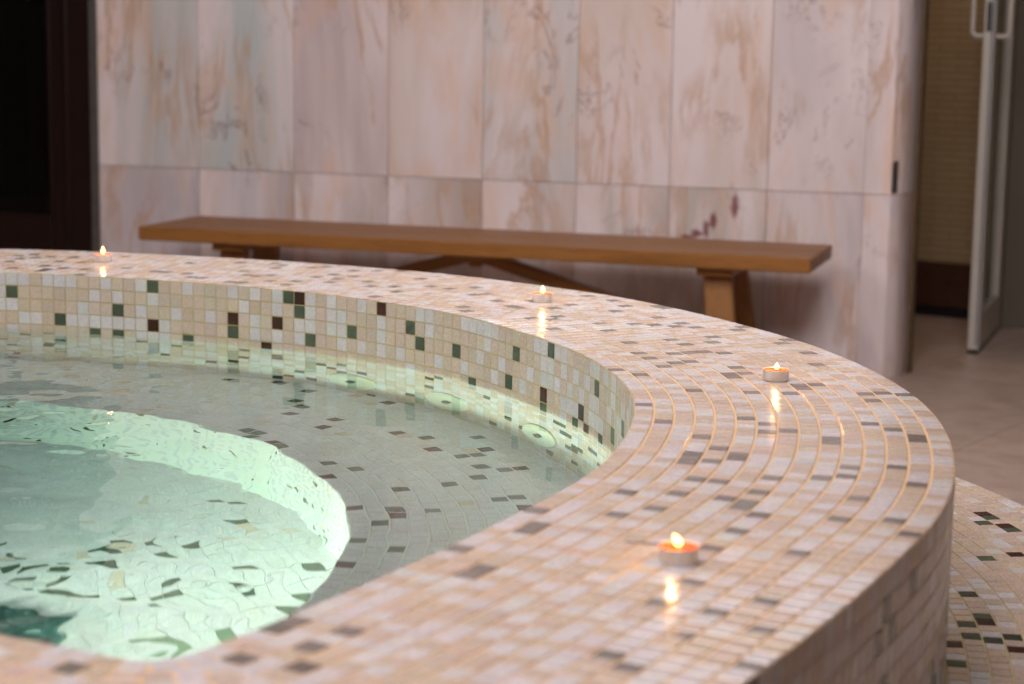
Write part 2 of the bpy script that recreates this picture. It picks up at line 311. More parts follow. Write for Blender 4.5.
def mat_glass(name, col, rough=.02):
    m = NT(name); nz = m.noise(m.coords(), 6, 2)
    m.bsdf(col, m.math('MULTIPLY_ADD', nz, .02, rough), .5, Transmission_Weight=1.0, IOR=1.45)
    return m.mat

# ------------------------------------------------------------------ scene values
WATER_DENSITY = 0.5
TH = -0.3008                                                # heading of the marble wall and the bench
EW = np.array([math.cos(TH), math.sin(TH), 0]); NW = np.array([-math.sin(TH), math.cos(TH), 0])   # along the wall, away from the room
W0 = np.array([1.19, 6.13, 0])
RED_SPOTS = [(-.5, -.062, .017, .046), (-.570, -.118, .016, .034), (-.592, -.145, .015, .032), (-.622, -.160, .026, .020), (-.655, -.174, .030, .014)]

M_TILE = mat_tile()
M_GROUT = mat_grout('warm_grout', lin(222, 182, 134), lin(214, 180, 146))
M_GROUT_W = mat_grout('ivory_grout', lin(188, 170, 120), lin(176, 156, 118))
M_MARBLE = mat_marble()
M_JOINT = simple('wall_joint', lin(150, 136, 126), .8)
M_GROUT_F = mat_grout('white_pool_grout', lin(222, 219, 214), lin(216, 214, 206)); M_GROUT_P = mat_grout('pale_pool_grout', lin(214, 212, 202), lin(208, 208, 196)); M_FLOOR = mat_floor(); M_BRICK = mat_brick(); M_WATER = mat_water()
M_PLASTER = simple('grey_plaster', lin(128, 118, 104), .7, nscale=5, nvar=.06)
M_CEIL = simple('cream_ceiling', lin(205, 196, 190), .8, nscale=4, nvar=.03)
M_WOOD = mat_wood('bench_wood', lin(116, 74, 30), lin(144, 96, 48))
M_WOODX = mat_wood('bench_leg_wood', lin(118, 78, 38), lin(142, 96, 50), (12, 12, 1))
M_MAHOG = mat_wood('mahogany', lin(22, 9, 8), lin(32, 13, 11), (12, 12, 1), .35)
M_DARKWOOD = mat_wood('dark_skirting_wood', lin(58, 34, 26), lin(76, 46, 34))
M_STEEL = simple('brushed_steel', lin(150, 148, 146), .32, 1.0, 80, .08)
M_GREYTRIM = simple('grey_trim_strip', lin(74, 70, 66), .5)
M_WHITE = simple('white_lacquer', lin(196, 188, 180), .35, 0.0, 12, .04)
M_BLACK = simple('black_plastic', lin(24, 22, 26), .4)
M_BLUEG = simple('blue_grey_seal', lin(82, 92, 108), .5)
M_GLASSG = mat_glass('green_tinted_glass', (.62, .70, .60, 1))
M_GLASSD = mat_glass('dark_door_glass', (.35, .38, .42, 1))
M_DOORFRAME = simple('brown_door_frame', lin(98, 78, 58), .5)

# ------------------------------------------------------------------ the pool outline
half = [tuple(p) for p in HALF]
ring = half[:-1] + [(-2.4 - x, y) for x, y in half[::-1][:-1]]
def resample(Q, n, start=None):
    Q = np.asarray(Q, float)
    if start is not None:
        k = int(np.argmin(np.hypot(*(Q - np.array(start)).T))); Q = np.roll(Q, -k, axis=0)
    R = np.vstack([Q, Q[:1]]); s = np.r_[0, np.cumsum(np.hypot(*np.diff(R, axis=0).T))]
    t = np.linspace(0, s[-1], n, endpoint=False) + (s[-1] / n) / 2
    x = np.interp(t, s, R[:, 0]); y = np.interp(t, s, R[:, 1])
    dt = s[-1] / n * .5
    x2 = np.interp((t + dt) % s[-1], s, R[:, 0]); y2 = np.interp((t + dt) % s[-1], s, R[:, 1])
    x1 = np.interp(t - dt, s, R[:, 0]); y1 = np.interp(t - dt, s, R[:, 1])
    tg = np.c_[x2 - x1, y2 - y1]; tg /= np.maximum(np.hypot(*tg.T), 1e-9)[:, None]
    return np.c_[x, y], tg
def length(Q): return float(np.hypot(*(np.roll(Q, -1, axis=0) - Q).T).sum())
S0 = np.array(ring)
START = (-0.991, 3.757)
k0 = int(np.argmin(np.hypot(*(S0 - np.array(START)).T))); S0 = np.roll(S0, -k0, axis=0)
n_dense = 1200
SD, TG = resample(S0, n_dense)
def smooth_closed(A, k):
    w = np.exp(-.5 * (np.arange(-3 * k, 3 * k + 1) / k) ** 2); w /= w.sum()
    return sum(wi * np.roll(A, -j, axis=0) for wi, j in zip(w, range(-3 * k, 3 * k + 1)))
NR = smooth_closed(np.c_[-TG[:, 1], TG[:, 0]], 4); NR /= np.hypot(*NR.T)[:, None]     # outward: the outline runs clockwise
def offset(d):
    Q = SD + NR * d
    if d < 0:      # inward: drop the points that fold over near the two inner corners
        keep = np.array([np.min(np.hypot(*(SD - q).T)) > -d - .004 for q in Q]); Q = Q[keep]
    return Q
def inside(pts, poly):
    x, y = pts[:, 0], pts[:, 1]; c = np.zeros(len(pts), bool); a = poly; b = np.roll(poly, -1, axis=0)
    for (x1, y1), (x2, y2) in zip(a, b):
        if y1 == y2: continue
        k = ((y1 > y) != (y2 > y)) & (x < (x2 - x1) * (y - y1) / (y2 - y1) + x1); c ^= k
    return c

# ------------------------------------------------------------------ mosaic
WHITE, BEIGE, GREEN, BROWN, GREY = 0, 1, 2, 3, 4
PAL = {WHITE: (lin(212, 206, 208), .05), BEIGE: (lin(203, 185, 174), .06), GREEN: (lin(76, 84, 70), .25), BROWN: (lin(66, 40, 32), .25), GREY: (lin(128, 120, 116), .18)}
def tile_colors(kind):
    out = np.zeros((len(kind), 4), np.float32)
    for k, (c, v) in PAL.items():
        i = np.where(kind == k)[0]
        if not len(i): continue
        g = 1 + RNG.normal(0, v * .6, (len(i), 1)); h = 1 + RNG.normal(0, .015, (len(i), 3))
        if k == BEIGE: h[:, 2] *= 1 - RNG.random(len(i)) * .10; h[:, 0] *= 1 + RNG.random(len(i)) * .03
        out[i, :3] = np.clip(np.array(c[:3]) * g * h, .005, .95)
    out[:, 3] = RNG.random(len(kind)); return out
def tiles(cen, u, v, n, a, b, kind, tilt=.006, th=.003, ch=.0009):
    """arrays of slightly tilted, chamfered tile slabs; returns verts, faces, face colours"""
    N = len(cen); n = n + u * RNG.normal(0, tilt, (N, 1)) + v * RNG.normal(0, tilt, (N, 1)); n /= np.linalg.norm(n, axis=1)[:, None]
    u = u - n * (u * n).sum(1)[:, None]; u /= np.linalg.norm(u, axis=1)[:, None]; v = np.cross(n, u)
    a = np.broadcast_to(a, (N,))[:, None]; b = np.broadcast_to(b, (N,))[:, None]; V = np.empty((N, 12, 3))
    for r, (ia, dz) in enumerate(((ch, 0), (0, ch), (0, th))):
        for q, (su, sv) in enumerate(((-1, -1), (1, -1), (1, 1), (-1, 1))):
            V[:, r * 4 + q] = cen + u * (a - ia) * su + v * (b - ia) * sv - n * dz
    f = [(0, 1, 2, 3)]
    for r in (0, 1):
        for q in range(4):
            q2 = (q + 1) % 4; f.append((r * 4 + q, r * 4 + 4 + q, r * 4 + 4 + q2, r * 4 + q2))
    F = (np.array(f)[None] + (np.arange(N) * 12)[:, None, None]).reshape(-1, 4)
    return V.reshape(-1, 3), F, np.repeat(tile_colors(kind), 9, axis=0)
def rand_kind(n, dark=.06, white=.27):
    r = RNG.random(n); k = np.full(n, BEIGE); k[r < white] = WHITE; k[r > 1 - dark] = GREEN; k[r > 1 - dark * .3] = BROWN
    return k
class Mosaic:
    def __init__(s): s.V = []; s.F = []; s.C = []; s.M = []; s.nv = 0
    def add(s, V, F, Cc, m=0):
        s.V.append(np.asarray(V)); s.F.append(np.asarray(F) + s.nv); s.C.append(Cc); s.M += [m] * len(F); s.nv += len(V)
    def base_strip(s, A, B, m=1):
        """grout bed between two closed rings of 3D points"""
        N = len(A); i = np.arange(N); j = (i + 1) % N
        s.add(np.vstack([A, B]), np.c_[i, j, j + N, i + N], np.ones((N, 4), np.float32), m)
    def build(s, name, grout, parent):
        F = np.vstack(s.F); return mesh_obj(name, np.vstack(s.V), F, [M_TILE, grout], parent, s.M, False, np.vstack(s.C))
def flat_rows(mo, d0, rows, pitch, z, darks, free, sgn=1, gap_r=.0028, gap_t=.0024, darkkind=GREY, mixed=False, white=.27, pt=None, tilt=.006):
    cs = []; ts = []; hw = []
    for k in range(rows):
        Q = offset(d0 + sgn * (k + .5) * pitch); L = length(Q); n = int(round(L / (pt or pitch)))
        Pn, tg = resample(Q, n); cs.append(Pn); ts.append(tg); hw += [L / n / 2 - gap_t / 2] * n
    cs = np.vstack(cs); ts = np.vstack(ts); N = len(cs); kind = rand_kind(N, 0, white)
    dmask = free(cs) & (RNG.random(N) < .07); kind[dmask] = darkkind
    for j, (x, y) in enumerate(darks):
        i = int(np.argmin(np.hypot(cs[:, 0] - x, cs[:, 1] - y))); kind[i] = darkkind if not mixed else (GREEN if j % 3 else BROWN)
    c3 = np.c_[cs, np.full(N, z)]; u = np.c_[ts, np.zeros(N)]; nn = np.tile([0, 0, 1.], (N, 1)); v = np.cross(nn, u)
    mo.add(*tiles(c3, u, v, nn, np.array(hw), pitch / 2 - gap_r / 2, kind, tilt=tilt))
def wall_rows(mo, d, rows, z0, face, table=None, white=.27, dark=.06, gu=.0016, gv=.0018):
    """vertical mosaic; face = -1 looks into the pool, +1 looks out"""
    Q = offset(d); L = length(Q); n = int(round(L / .0250)); Pn, tg = resample(Q, n)
    nr = np.c_[-tg[:, 1], tg[:, 0]] * face
    cs = []; us = []; ns = []; kd = []
    for k in range(rows):
        kk = rand_kind(n, dark, white)
        if table and k < len(table):
            for i, ch in enumerate(table[k]):
                kk[i] = ch
        cs.append(np.c_[Pn, np.full(n, z0 - (k + .5) * T)]); us.append(np.c_[tg, np.zeros(n)]); ns.append(np.c_[nr, np.zeros(n)]); kd.append(kk)
    cs = np.vstack(cs); us = np.vstack(us); ns = np.vstack(ns); v = np.cross(ns, us)
    mo.add(*tiles(cs, us, v, ns, L / n / 2 - gu / 2, T / 2 - gv / 2, np.concatenate(kd), .004, ch=.0005))

TOPROWS = [          # the rows under the rim, column by column: 0 white, 1 beige, 2 green, 3 brown
    [0, 0, 1, 0, 0, 0, 1, 1, 0, 1, 1, 0, 2, 1, 1, 0, 1, 1, 1, 0, 1, 0, 1, 0, 2, 3, 0, 1, 0, 1, 1, 0, 1, 3, 1, 1, 1, 0, 0, 1, 1, 1, 0, 0, 0, 0, 0, 1, 1, 1, 1, 1, 0, 0, 2, 0, 0, 1, 1, 1, 1, 0, 0, 1, 0, 1, 0, 1],
    [2, 1, 1, 1, 1, 1, 1, 0, 1, 0, 1, 1, 0, 1, 1, 1, 1, 1, 1, 1, 0, 1, 1, 0, 1, 2, 0, 1, 0, 0, 1, 1, 1, 0, 1, 1, 2, 1, 0, 1, 1, 1, 1, 1, 1, 0, 1, 1, 1, 2, 1, 1, 1, 0, 0, 1, 0, 1, 0, 1, 0, 1, 2, 1, 1, 1, 0, 1],
    [0, 1, 1, 1, 1, 1, 0, 1, 1, 2, 1, 0, 1, 1, 0, 1, 1, 0, 1, 3, 1, 0, 1, 3, 1, 0, 0, 1, 0, 0, 2, 1, 1, 0, 1, 1, 1, 2, 1, 1, 1, 2, 1, 1, 0, 1, 1, 0, 1, 1, 1, 0, 1, 0, 0, 0, 1, 0, 1, 0, 1, 0, 0, 1, 1, 0, 1, 0],
    [1, 0, 0, 1, 2, 0, 0, 0, 0, 0, 0, 0, 3, 0, 1, 1, 1, 1, 1, 2, 1, 0, 1, 0, 1, 0, 2, 1, 1, 0, 1, 0, 1, 0, 1, 0, 1, 1, 1, 0, 1, 1, 0, 1, 1, 1, 0, 1, 2, 1, 0, 1, 1, 3, 1, 1, 0, 0, 0, 3, 1, 0, 0, 0, 1, 1, 2, 1],
    [0, 1, 1, 1, 1, 1, 1, 2, 1, 2, 1, 0, 0, 0, 1, 2, 1, 1, 1, 1, 1, 1, 3, 1, 1, 1, 1, 1, 1, 1, 1, 1, 1, 1, 1, 1, 0, 1, 1, 1, 1, 1, 1, 2, 1, 1, 1, 1, 1, 1, 1, 1, 1, 2, 1, 1, 0, 1, 2, 1, 3, 1, 1, 2, 1, 1, 1, 1],
]
pool = empty('hot_tub', (0, 0, 0), 'large sunken-centre hot tub clad in beige, white and dark green mosaic tiles', 'hot tub')
free_rim = lambda c: (c[:, 0] < -1.02) | (c[:, 1] < 1.02) | ((c[:, 0] < -.45) & (c[:, 1] < 2.0))
no = lambda c: np.zeros(len(c), bool)

mo = Mosaic()
flat_rows(mo, 0.0, 15, P, 0.0, D_RIM, free_rim, pt=.0240, tilt=.012, white=.42)
A = np.c_[offset(.0005), np.full(n_dense, -.0011)]; B = np.c_[offset(15 * P - .0005), np.full(n_dense, -.0011)]
mo.base_strip(B, A); mo.build('rim', M_GROUT, pool)

mo = Mosaic(); wall_rows(mo, 0.0, 17, -.0016, -1, TOPROWS, white=.42)
A = np.c_[offset(.0010), np.full(n_dense, -.001)]; B = np.c_[offset(.0010), np.full(n_dense, Z_SEAT - .01)]
mo.base_strip(A, B); mo.build('inner_wall', M_GROUT_W, pool)

mo = Mosaic(); wall_rows(mo, 15 * P, 10, -.0016, 1, white=.42, dark=.045, gu=.0022, gv=.0008)
A = np.c_[offset(15 * P - .0006), np.full(n_dense, -.001)]; B = np.c_[offset(15 * P - .0006), np.full(n_dense, Z_STEP - .01)]
mo.base_strip(A, B); mo.build('outer_wall', M_GROUT, pool)

mo = Mosaic()
flat_rows(mo, -.002, 14, .0265, Z_SEAT, D_SEAT, lambda c: (c[:, 0] < -1.0), sgn=-1, darkkind=GREEN, mixed=True, white=.97)
SEAT_W = 14 * .0265 + .002
mo.base_strip(np.c_[SD + NR * .01, np.full(n_dense, Z_SEAT - .0016)], np.c_[SD - NR * (SEAT_W - .001), np.full(n_dense, Z_SEAT - .0016)])
mo.build('seat', M_GROUT_P, pool)

mo = Mosaic(); wall_rows(mo, -SEAT_W, 12, Z_SEAT - .001, -1, white=.88, dark=.07)
WE = offset(-SEAT_W); WEd, _ = resample(WE, n_dense)
mo.base_strip(np.c_[WEd, np.full(n_dense, Z_SEAT - .002)] - 0, np.c_[WEd, np.full(n_dense, Z_WELL - .01)])
mo.build('well_wall', M_GROUT_P, pool)

mo = Mosaic(); gx, gy = np.meshgrid(np.arange(-2.3, .1, T), np.arange(1.5, 3.6, T)); a = math.radians(28)
g = np.c_[gx.ravel() + 1.1, gy.ravel() - 2.55]; g = np.c_[g[:, 0] * math.cos(a) - g[:, 1] * math.sin(a) - 1.1, g[:, 0] * math.sin(a) + g[:, 1] * math.cos(a) + 2.55]
gx2 = []
g = np.array([q for q, k in zip(g, inside(g, WE)) if k]); N = len(g)
kind = rand_kind(N, 0, .985); kind[(RNG.random(N) < .04) & (g[:, 0] < -.9)] = GREEN
for x, y in D_WELL: kind[int(np.argmin(np.hypot(g[:, 0] - x, g[:, 1] - y)))] = GREEN
mo.add(*tiles(np.c_[g, np.full(N, Z_WELL)], np.tile([math.cos(a), math.sin(a), 0], (N, 1)), np.tile([-math.sin(a), math.cos(a), 0], (N, 1)), np.tile([0, 0, 1.], (N, 1)), T / 2 - .0004, T / 2 - .0004, kind, ch=.0004))
cw = WE.mean(0); A = np.c_[WEd, np.full(n_dense, Z_WELL - .0006)]; B = np.c_[WEd * .001 + cw * .999, np.full(n_dense, Z_WELL - .0006)]
mo.base_strip(A, B); mo.build('well_floor', M_GROUT_F, pool)

mo = Mosaic()
flat_rows(mo, 15 * P + .003, 13, T, Z_STEP, D_PLAT, lambda c: (c[:, 0] < .55) | (c[:, 1] < 1.5), gap_r=.002, darkkind=GREEN, mixed=True, white=.3)
A = np.c_[offset(15 * P - .005), np.full(n_dense, Z_STEP - .0016)]; B = np.c_[offset(15 * P + .003 + 13 * T), np.full(n_dense, Z_STEP - .0016)]
mo.base_strip(B, A)
wall_rows(mo, 15 * P + .003 + 13 * T, 14, Z_STEP - .0016, 1, dark=.04)
D1 = 15 * P + .002 + 13 * T
mo.base_strip(np.c_[offset(D1), np.full(n_dense, Z_STEP - .001)], np.c_[offset(D1), np.full(n_dense, Z_FLOOR - .01)])
mo.build('step', M_GROUT_W, pool)

# round white jet plates sunk in the wall just below the water
M_JET = simple('ivory_plastic', lin(196, 192, 172), .4, nvar=.03)
M_JETD = simple('dark_jet_opening', lin(70, 72, 58), .4)
M_RING = simple('jet_seam', lin(120, 112, 70), .6)
for (x, y, z) in JETS:
    k = int(np.argmin(np.hypot(SD[:, 0] - x, SD[:, 1] - y))); p = np.array([*SD[k], z]); nin = np.array([-NR[k, 0], -NR[k, 1], 0]); tt = np.array([TG[k, 0], TG[k, 1], 0])
    b = MB(); b.lathe([(.060, .0), (.060, .0035), (.056, .006), (.040, .0075), (.030, .0078), (.024, .006), (.018, .0035), (0, .0035)], 40, p, (tt, (0, 0, 1), nin))
    jo = b.build('jet_plate', M_JET, pool, True)
    b = MB(); b.lathe([(.0635, -.001), (.0635, .0012), (.060, .0012)], 40, p, (tt, (0, 0, 1), nin)); b.build('seal_ring', M_RING, jo, True)
    b = MB(); b.lathe([(.010, .0036), (.010, .009), (.0085, .0105), (.0045, .0105), (.0045, .006), (0, .006)], 24, p, (tt, (0, 0, 1), nin)); b.build('nozzle', M_JETD, jo, True)
# main drain grate in the well floor
M_DRAIN = simple('dark_green_grate', lin(34, 58, 56), .5, nscale=60, nvar=.5)
b = MB(); fr = ((-.675, 2.44, Z_WELL), (.995, -.1, 0), (.1, .995, 0), (0, 0, 1))
b.box((-.095, -.055, 0), (.095, .055, .012), bev=.004, fr=fr)
for i in range(9):
    for k in range(4): b.box((-.080 + i * .0185, -.046 + k * .024, .011), (-.068 + i * .0185, -.030 + k * .024, .015), bev=.002, fr=fr)
b.build('drain_grate', M_DRAIN, pool)
# underwater lamps in the wall of the deep part
M_LENS = mat_emit('lamp_lens', (.86, 1.0, .86, 1), LENS_STRENGTH)
for (x, y, tgt, en, sp) in LAMPS:
    k = int(np.argmin(np.hypot(WE[:, 0] - x, WE[:, 1] - y))); q = WE[k]; tq = WE[(k + 3) % len(WE)] - WE[k - 3]; tq /= np.hypot(*tq)
    nin = np.array([tq[1], -tq[0], 0]); p = np.array([*q, -.575]); tt = np.array([*tq, 0])
    b = MB(); b.lathe([(.085, -.002), (.085, .010), (.078, .016), (.068, .016), (.066, .010), (.064, .009)], 40, p, (tt, (0, 0, 1), nin)); jo = b.build('lamp_bezel', M_STEEL, pool, True)
    b = MB(); b.lathe([(.066, .009), (.050, .012), (.025, .014), (0, .0145)], 40, p, (tt, (0, 0, 1), nin)); b.build('lamp_lens', M_LENS, jo, True)
    L = bpy.data.lights.new('underwater_light', 'AREA'); L.shape = 'DISK'; L.size = .12; L.energy = UW_ENERGY * en; L.color = (1.0, .93, .76); L.spread = math.radians(sp)
    lo = bpy.data.objects.new('underwater_light', L); lo.location = p + nin * .03; C.objects.link(lo)
    from mathutils import Vector
    lo.rotation_euler = (Vector(tgt) - lo.location).to_track_quat('-Z', 'Y').to_euler()

# ------------------------------------------------------------------ water
st = .009; xs = np.arange(-2.62, .22, st); ys = np.arange(1.34, 3.84, st); X, Y = np.meshgrid(xs, ys)
H = np.zeros_like(X); wr = np.random.default_rng(5)
for i in range(60):
    lam = .035 * (8.0 ** wr.random()); kk = 2 * math.pi / lam; th = wr.random() * 2 * math.pi; ph = wr.random() * 6.28
    H += lam ** 1.15 * wr.normal(0, 1) * np.sin(kk * (X * math.cos(th) + Y * math.sin(th)) + ph + .8 * np.sin(3.1 * X + 2.3 * Y + i))
H *= WAVE / H.std()
loc_amp = .55 + 3.8 / (1 + np.exp((X + .62 + .25 * (Y - 2.9)) / .13)); H *= loc_amp
SW = SD + NR * .02; cxs = (X[:-1, :-1] + st / 2).ravel(); cys = (Y[:-1, :-1] + st / 2).ravel()
keep = inside(np.c_[cxs, cys], SW)
ny, nx = X.shape; ii = (np.arange(ny - 1)[:, None] * nx + np.arange(nx - 1)[None]).ravel()[keep]
F = np.c_[ii, ii + 1, ii + nx + 1, ii + nx]; used = np.unique(F); rm = np.full(nx * ny, -1); rm[used] = np.arange(len(used))
V = np.c_[X.ravel(), Y.ravel(), (Z_WATER + H).ravel()][used]
wo = mesh_obj('water', V, rm[F], M_WATER, None, None, True)
wo['kind'] = 'stuff'; wo['label'] = 'clear rippled green water filling the tiled hot tub'; wo['category'] = 'water'

# ------------------------------------------------------------------ tealights
M_CUP = simple('tealight_aluminium', lin(232, 226, 222), .42, .65, 60, .05)
M_WAX = NT('orange_wax'); M_WAX.bsdf(M_WAX.ramp(M_WAX.noise(M_WAX.coords(), 90, 2), [(.3, lin(238, 84, 18)), (.7, lin(246, 104, 34))]), .25, .5, Subsurface_Weight=.35, Subsurface_Radius=(.01, .004, .001), Subsurface_Scale=.6); M_WAX = M_WAX.mat
M_WICK = simple('charred_wick', lin(40, 26, 20), .9)
def mat_flame():
    m = NT('candle_flame'); tc = m.n('ShaderNodeTexCoord'); sp = m.n('ShaderNodeSeparateXYZ'); m.l(tc.outputs['Object'], sp.inputs[0])
    c = m.ramp(m.math('MULTIPLY', sp.outputs[2], 1 / .034), [(.42, (1.0, .34, .06, 1)), (.60, (1.0, .52, .16, 1)), (1.0, (1.0, .58, .20, 1))])
    e = m.n('ShaderNodeEmission'); m.l(c, e.inputs[0]); e.inputs[1].default_value = FLAME; m.l(e.outputs[0], m.out.inputs[0]); return m.mat
M_FLAME = mat_flame()
def tealight(label, x, y, lean, fh, fr):
    t = empty('tealight', (x, y, 0.0), label, 'candle', 'lit tealights spaced along the rim')
    b = MB(); b.lathe([(.0172, .0002), (.0178, .0010), (.0180, .0030), (.0181, .0140), (.0186, .0148), (.0184, .0154), (.0176, .0150), (.0175, .0125), (.0174, .0020), (0, .0020)], 48); b.build('cup', M_CUP, t, True)
    b = MB(); b.lathe([(.0173, .0021), (.0173, .0146), (.0165, .0143), (.010, .0138), (.003, .0136), (0, .0137)], 48); b.build('wax', M_WAX, t, True)
    b = MB(); b.tube([(0, 0, .013), (.0002, 0, .0145), (.0010 + lean * .05, 0, .0170), (.0016 + lean * .1, 0, .0185)], [.0008, .0008, .0007, .0005], 8); b.build('wick', M_WICK, t, True)
    b = MB(); pts = []; rr = []
    for i in range(13):
        s = i / 12; pts.append((lean * fh * s ** 1.3 + .0008, 0, .0150 + fh * s)); rr.append(max(.0002, fr * math.sin(math.pi * (s * .93 + .07) ** .72) ** .9))
    b.tube(pts, rr, 20); b.build('flame', M_FLAME, t, True)
    L = bpy.data.lights.new('flame_light', 'POINT'); L.energy = FLAME_W; L.color = (1.0, .50, .17); L.shadow_soft_size = .003
    lo = bpy.data.objects.new('flame_light', L); lo.location = (x + lean * fh, y, .0185 + fh * .85); C.objects.link(lo)
tealight('lit tealight at the far left end of the rim, in front of the dark door', *CANDLES[0], 0.0, .017, .0040)
tealight('lit tealight on the far rim below the middle of the wooden bench', *CANDLES[1], 0.0, .014, .0040)
tealight('lit tealight on the right bend of the rim, low flame, small amber reflection', *CANDLES[2], 0.0, .0095, .0034)
tealight('lit tealight nearest the camera with the biggest flame, leaning left', *CANDLES[3], -.5, .0112, .0040)

# ------------------------------------------------------------------ wooden bench
bench = empty('wooden_bench', (-1.0861, 6.6756, Z_FLOOR), 'long plain wooden bench with splayed legs standing along the marble wall', 'bench', None, TH)
LB, WB, HB, TB = 2.175, .43, .44, .044          # local x along, local y towards the wall is +, front at -WB
b = MB(); b.box((0, -WB, HB - TB), (LB, -WB / 2 - .0015, HB), bev=.004); b.box((0, -WB / 2 + .0015, HB - TB), (LB, 0, HB), bev=.004); b.build('seat', M_WOOD, bench)
for x0, nm in ((.30, 0), (1.885, 1)):
    b = MB(); b.box((x0 - .055, -WB + .035, HB - TB - .026), (x0 + .055, -.035, HB - TB), bev=.003); b.build('batten', M_WOOD, bench)
    for sd in (-1, 1):
        b = MB(); yc = -WB / 2 + sd * .12; yf = -WB / 2 + sd * .185
        xo = .045 if nm else -.045
        b.beam((x0, yc, HB - TB - .024), (x0 + xo, yf, .0), .038, .085, up=(1, 0, 0)); b.build('leg', M_WOODX, bench)
    b = MB(); b.beam((x0, -WB / 2 - .14, .14), (x0, -WB / 2 + .14, .14), .03, .06); b.build('stretcher', M_WOOD, bench)
b = MB(); b.box((1.035, -WB * .5 - .09, HB - TB - .02), (1.125, -WB * .5 + .09, HB - TB), bev=.003); b.box((1.06, -WB * .5 - .02, HB - TB - .055), (1.10, -WB * .5 + .02, HB - TB - .018), bev=.003); b.build('centre_block', M_WOOD, bench)
b = MB(); b.beam((1.10, -WB * .5, HB - TB - .022), (1.84, -WB * .5, .17), .04, .04); b.build('brace', M_WOOD, bench)
b = MB(); b.beam((1.06, -WB * .5, HB - TB - .022), (.32, -WB * .5, .17), .04, .04); b.build('brace', M_WOOD, bench)

# ------------------------------------------------------------------ the room
fw = lambda s, d, z: W0 + EW * s + NW * d + np.array([0, 0, z])
def plane(name, pts, m, loc=None):
    return structure(mesh_obj(name, pts, [tuple(range(len(pts)))], m))
ctr = np.array([-1.2, 2.6]); inn = offset(D1 - .02); out = []
for q in inn:          # the floor runs up to the step; the tub is sunk through it
    d = q - ctr; t = min((4.5 - ctr[0]) / d[0] if d[0] > 0 else (-6 - ctr[0]) / d[0] if d[0] < 0 else 1e9, (10 - ctr[1]) / d[1] if d[1] > 0 else (-3.5 - ctr[1]) / d[1] if d[1] < 0 else 1e9)
    out.append(ctr + d * t)
out = np.array(out)
for cx_, cy_ in ((-6, -3.5), (4.5, -3.5), (4.5, 10), (-6, 10)): out[int(np.argmin(np.hypot(out[:, 0] - cx_, out[:, 1] - cy_)))] = (cx_, cy_)
i = np.arange(n_dense); j = (i + 1) % n_dense
structure(mesh_obj('floor', np.vstack([np.c_[inn, np.full(n_dense, Z_FLOOR)], np.c_[out, np.full(n_dense, Z_FLOOR)]]), np.c_[j, i, i + n_dense, j + n_dense], M_FLOOR))
plane('ceiling', [(-6, -3.5, Z_CEIL), (-6, 10, Z_CEIL), (4.5, 10, Z_CEIL), (4.5, -3.5, Z_CEIL)], M_CEIL)
plane('wall_left', [(-6, -3.5, Z_FLOOR), (-6, 10, Z_FLOOR), (-6, 10, Z_CEIL), (-6, -3.5, Z_CEIL)], M_PLASTER)
plane('wall_right', [(4.5, -3.5, Z_FLOOR), (4.5, -3.5, Z_CEIL), (4.5, 10, Z_CEIL), (4.5, 10, Z_FLOOR)], M_PLASTER)
plane('wall_front', [(-6, -3.5, Z_FLOOR), (-6, -3.5, Z_CEIL), (4.5, -3.5, Z_CEIL), (4.5, -3.5, Z_FLOOR)], M_PLASTER)

# marble slabs of the back wall, in the wall's own frame (x along the wall, z up)
JX = [-2.800, -2.406, -2.044, -1.697, -1.360, -1.033, -.719, -.397, -.088]
TOPC = [(190, 190, 192), (188, 194, 198), (196, 180, 184), (210, 192, 186), (194, 192, 194), (208, 190, 182), (208, 192, 186), (206, 194, 198)]
LOWC = [(190, 180, 186), (184, 180, 190), (182, 166, 164), (182, 170, 168), (184, 174, 172), (180, 168, 162), (176, 166, 158), (192, 182, 186)]
Vs = []; Fs = []; Cs = []; Ms = []
def slab(x0, x1, z0, z1, col, seed, g=.0009, y=0.0, th=.02):
    b = MB(); b.box((x0 + g, y, z0 + g), (x1 - g, y + th, z1 - g), bev=.0012); o = len(Vs)
    Vs.extend(b.v); Fs.extend([tuple(o + i for i in f) for f in b.f]); Cs.extend([lin(*col)[:3] + (seed,)] * len(b.f)); Ms.extend([0] * len(b.f))
ROWZ = [(-.6, -.0115), (-.0115, .80), (.80, 1.6), (1.6, 2.1)]
SEEDS = SLAB_SEEDS
for r, (z0, z1) in enumerate(ROWZ):
    for i in range(8):
        slab(JX[i], JX[i + 1], z0, z1, (LOWC if r == 0 else TOPC)[i], SEEDS[r % 2][i] if r < 2 else .03 + .117 * i + .07 * r)
o = len(Vs); Vs += [(-2.8, .012, -.6), (-.088, .012, -.6), (-.088, .012, 2.1), (-2.8, .012, 2.1)]; Fs.append((o, o + 1, o + 2, o + 3)); Cs.append((1, 1, 1, 1)); Ms.append(1)
# wall left of the dark door
for r, (z0, z1) in enumerate(ROWZ):
    for i in range(5): slab(-5.5 + .325 * i, -5.5 + .325 * (i + 1), z0, z1, TOPC[i], .11 * i + .3 * r % 1)
slab(-3.875, -2.800, 1.55, 2.1, TOPC[2], .77)
wb = mesh_obj('wall_back', Vs, Fs, [M_MARBLE, M_JOINT], None, Ms, False, Cs)
wb.location = tuple(W0); wb.rotation_euler = (0, 0, TH); structure(wb)
import bmesh as _bm
_b = _bm.new(); _b.from_mesh(wb.data); _bm.ops.recalc_face_normals(_b, faces=_b.faces); _b.to_mesh(wb.data); _b.free()

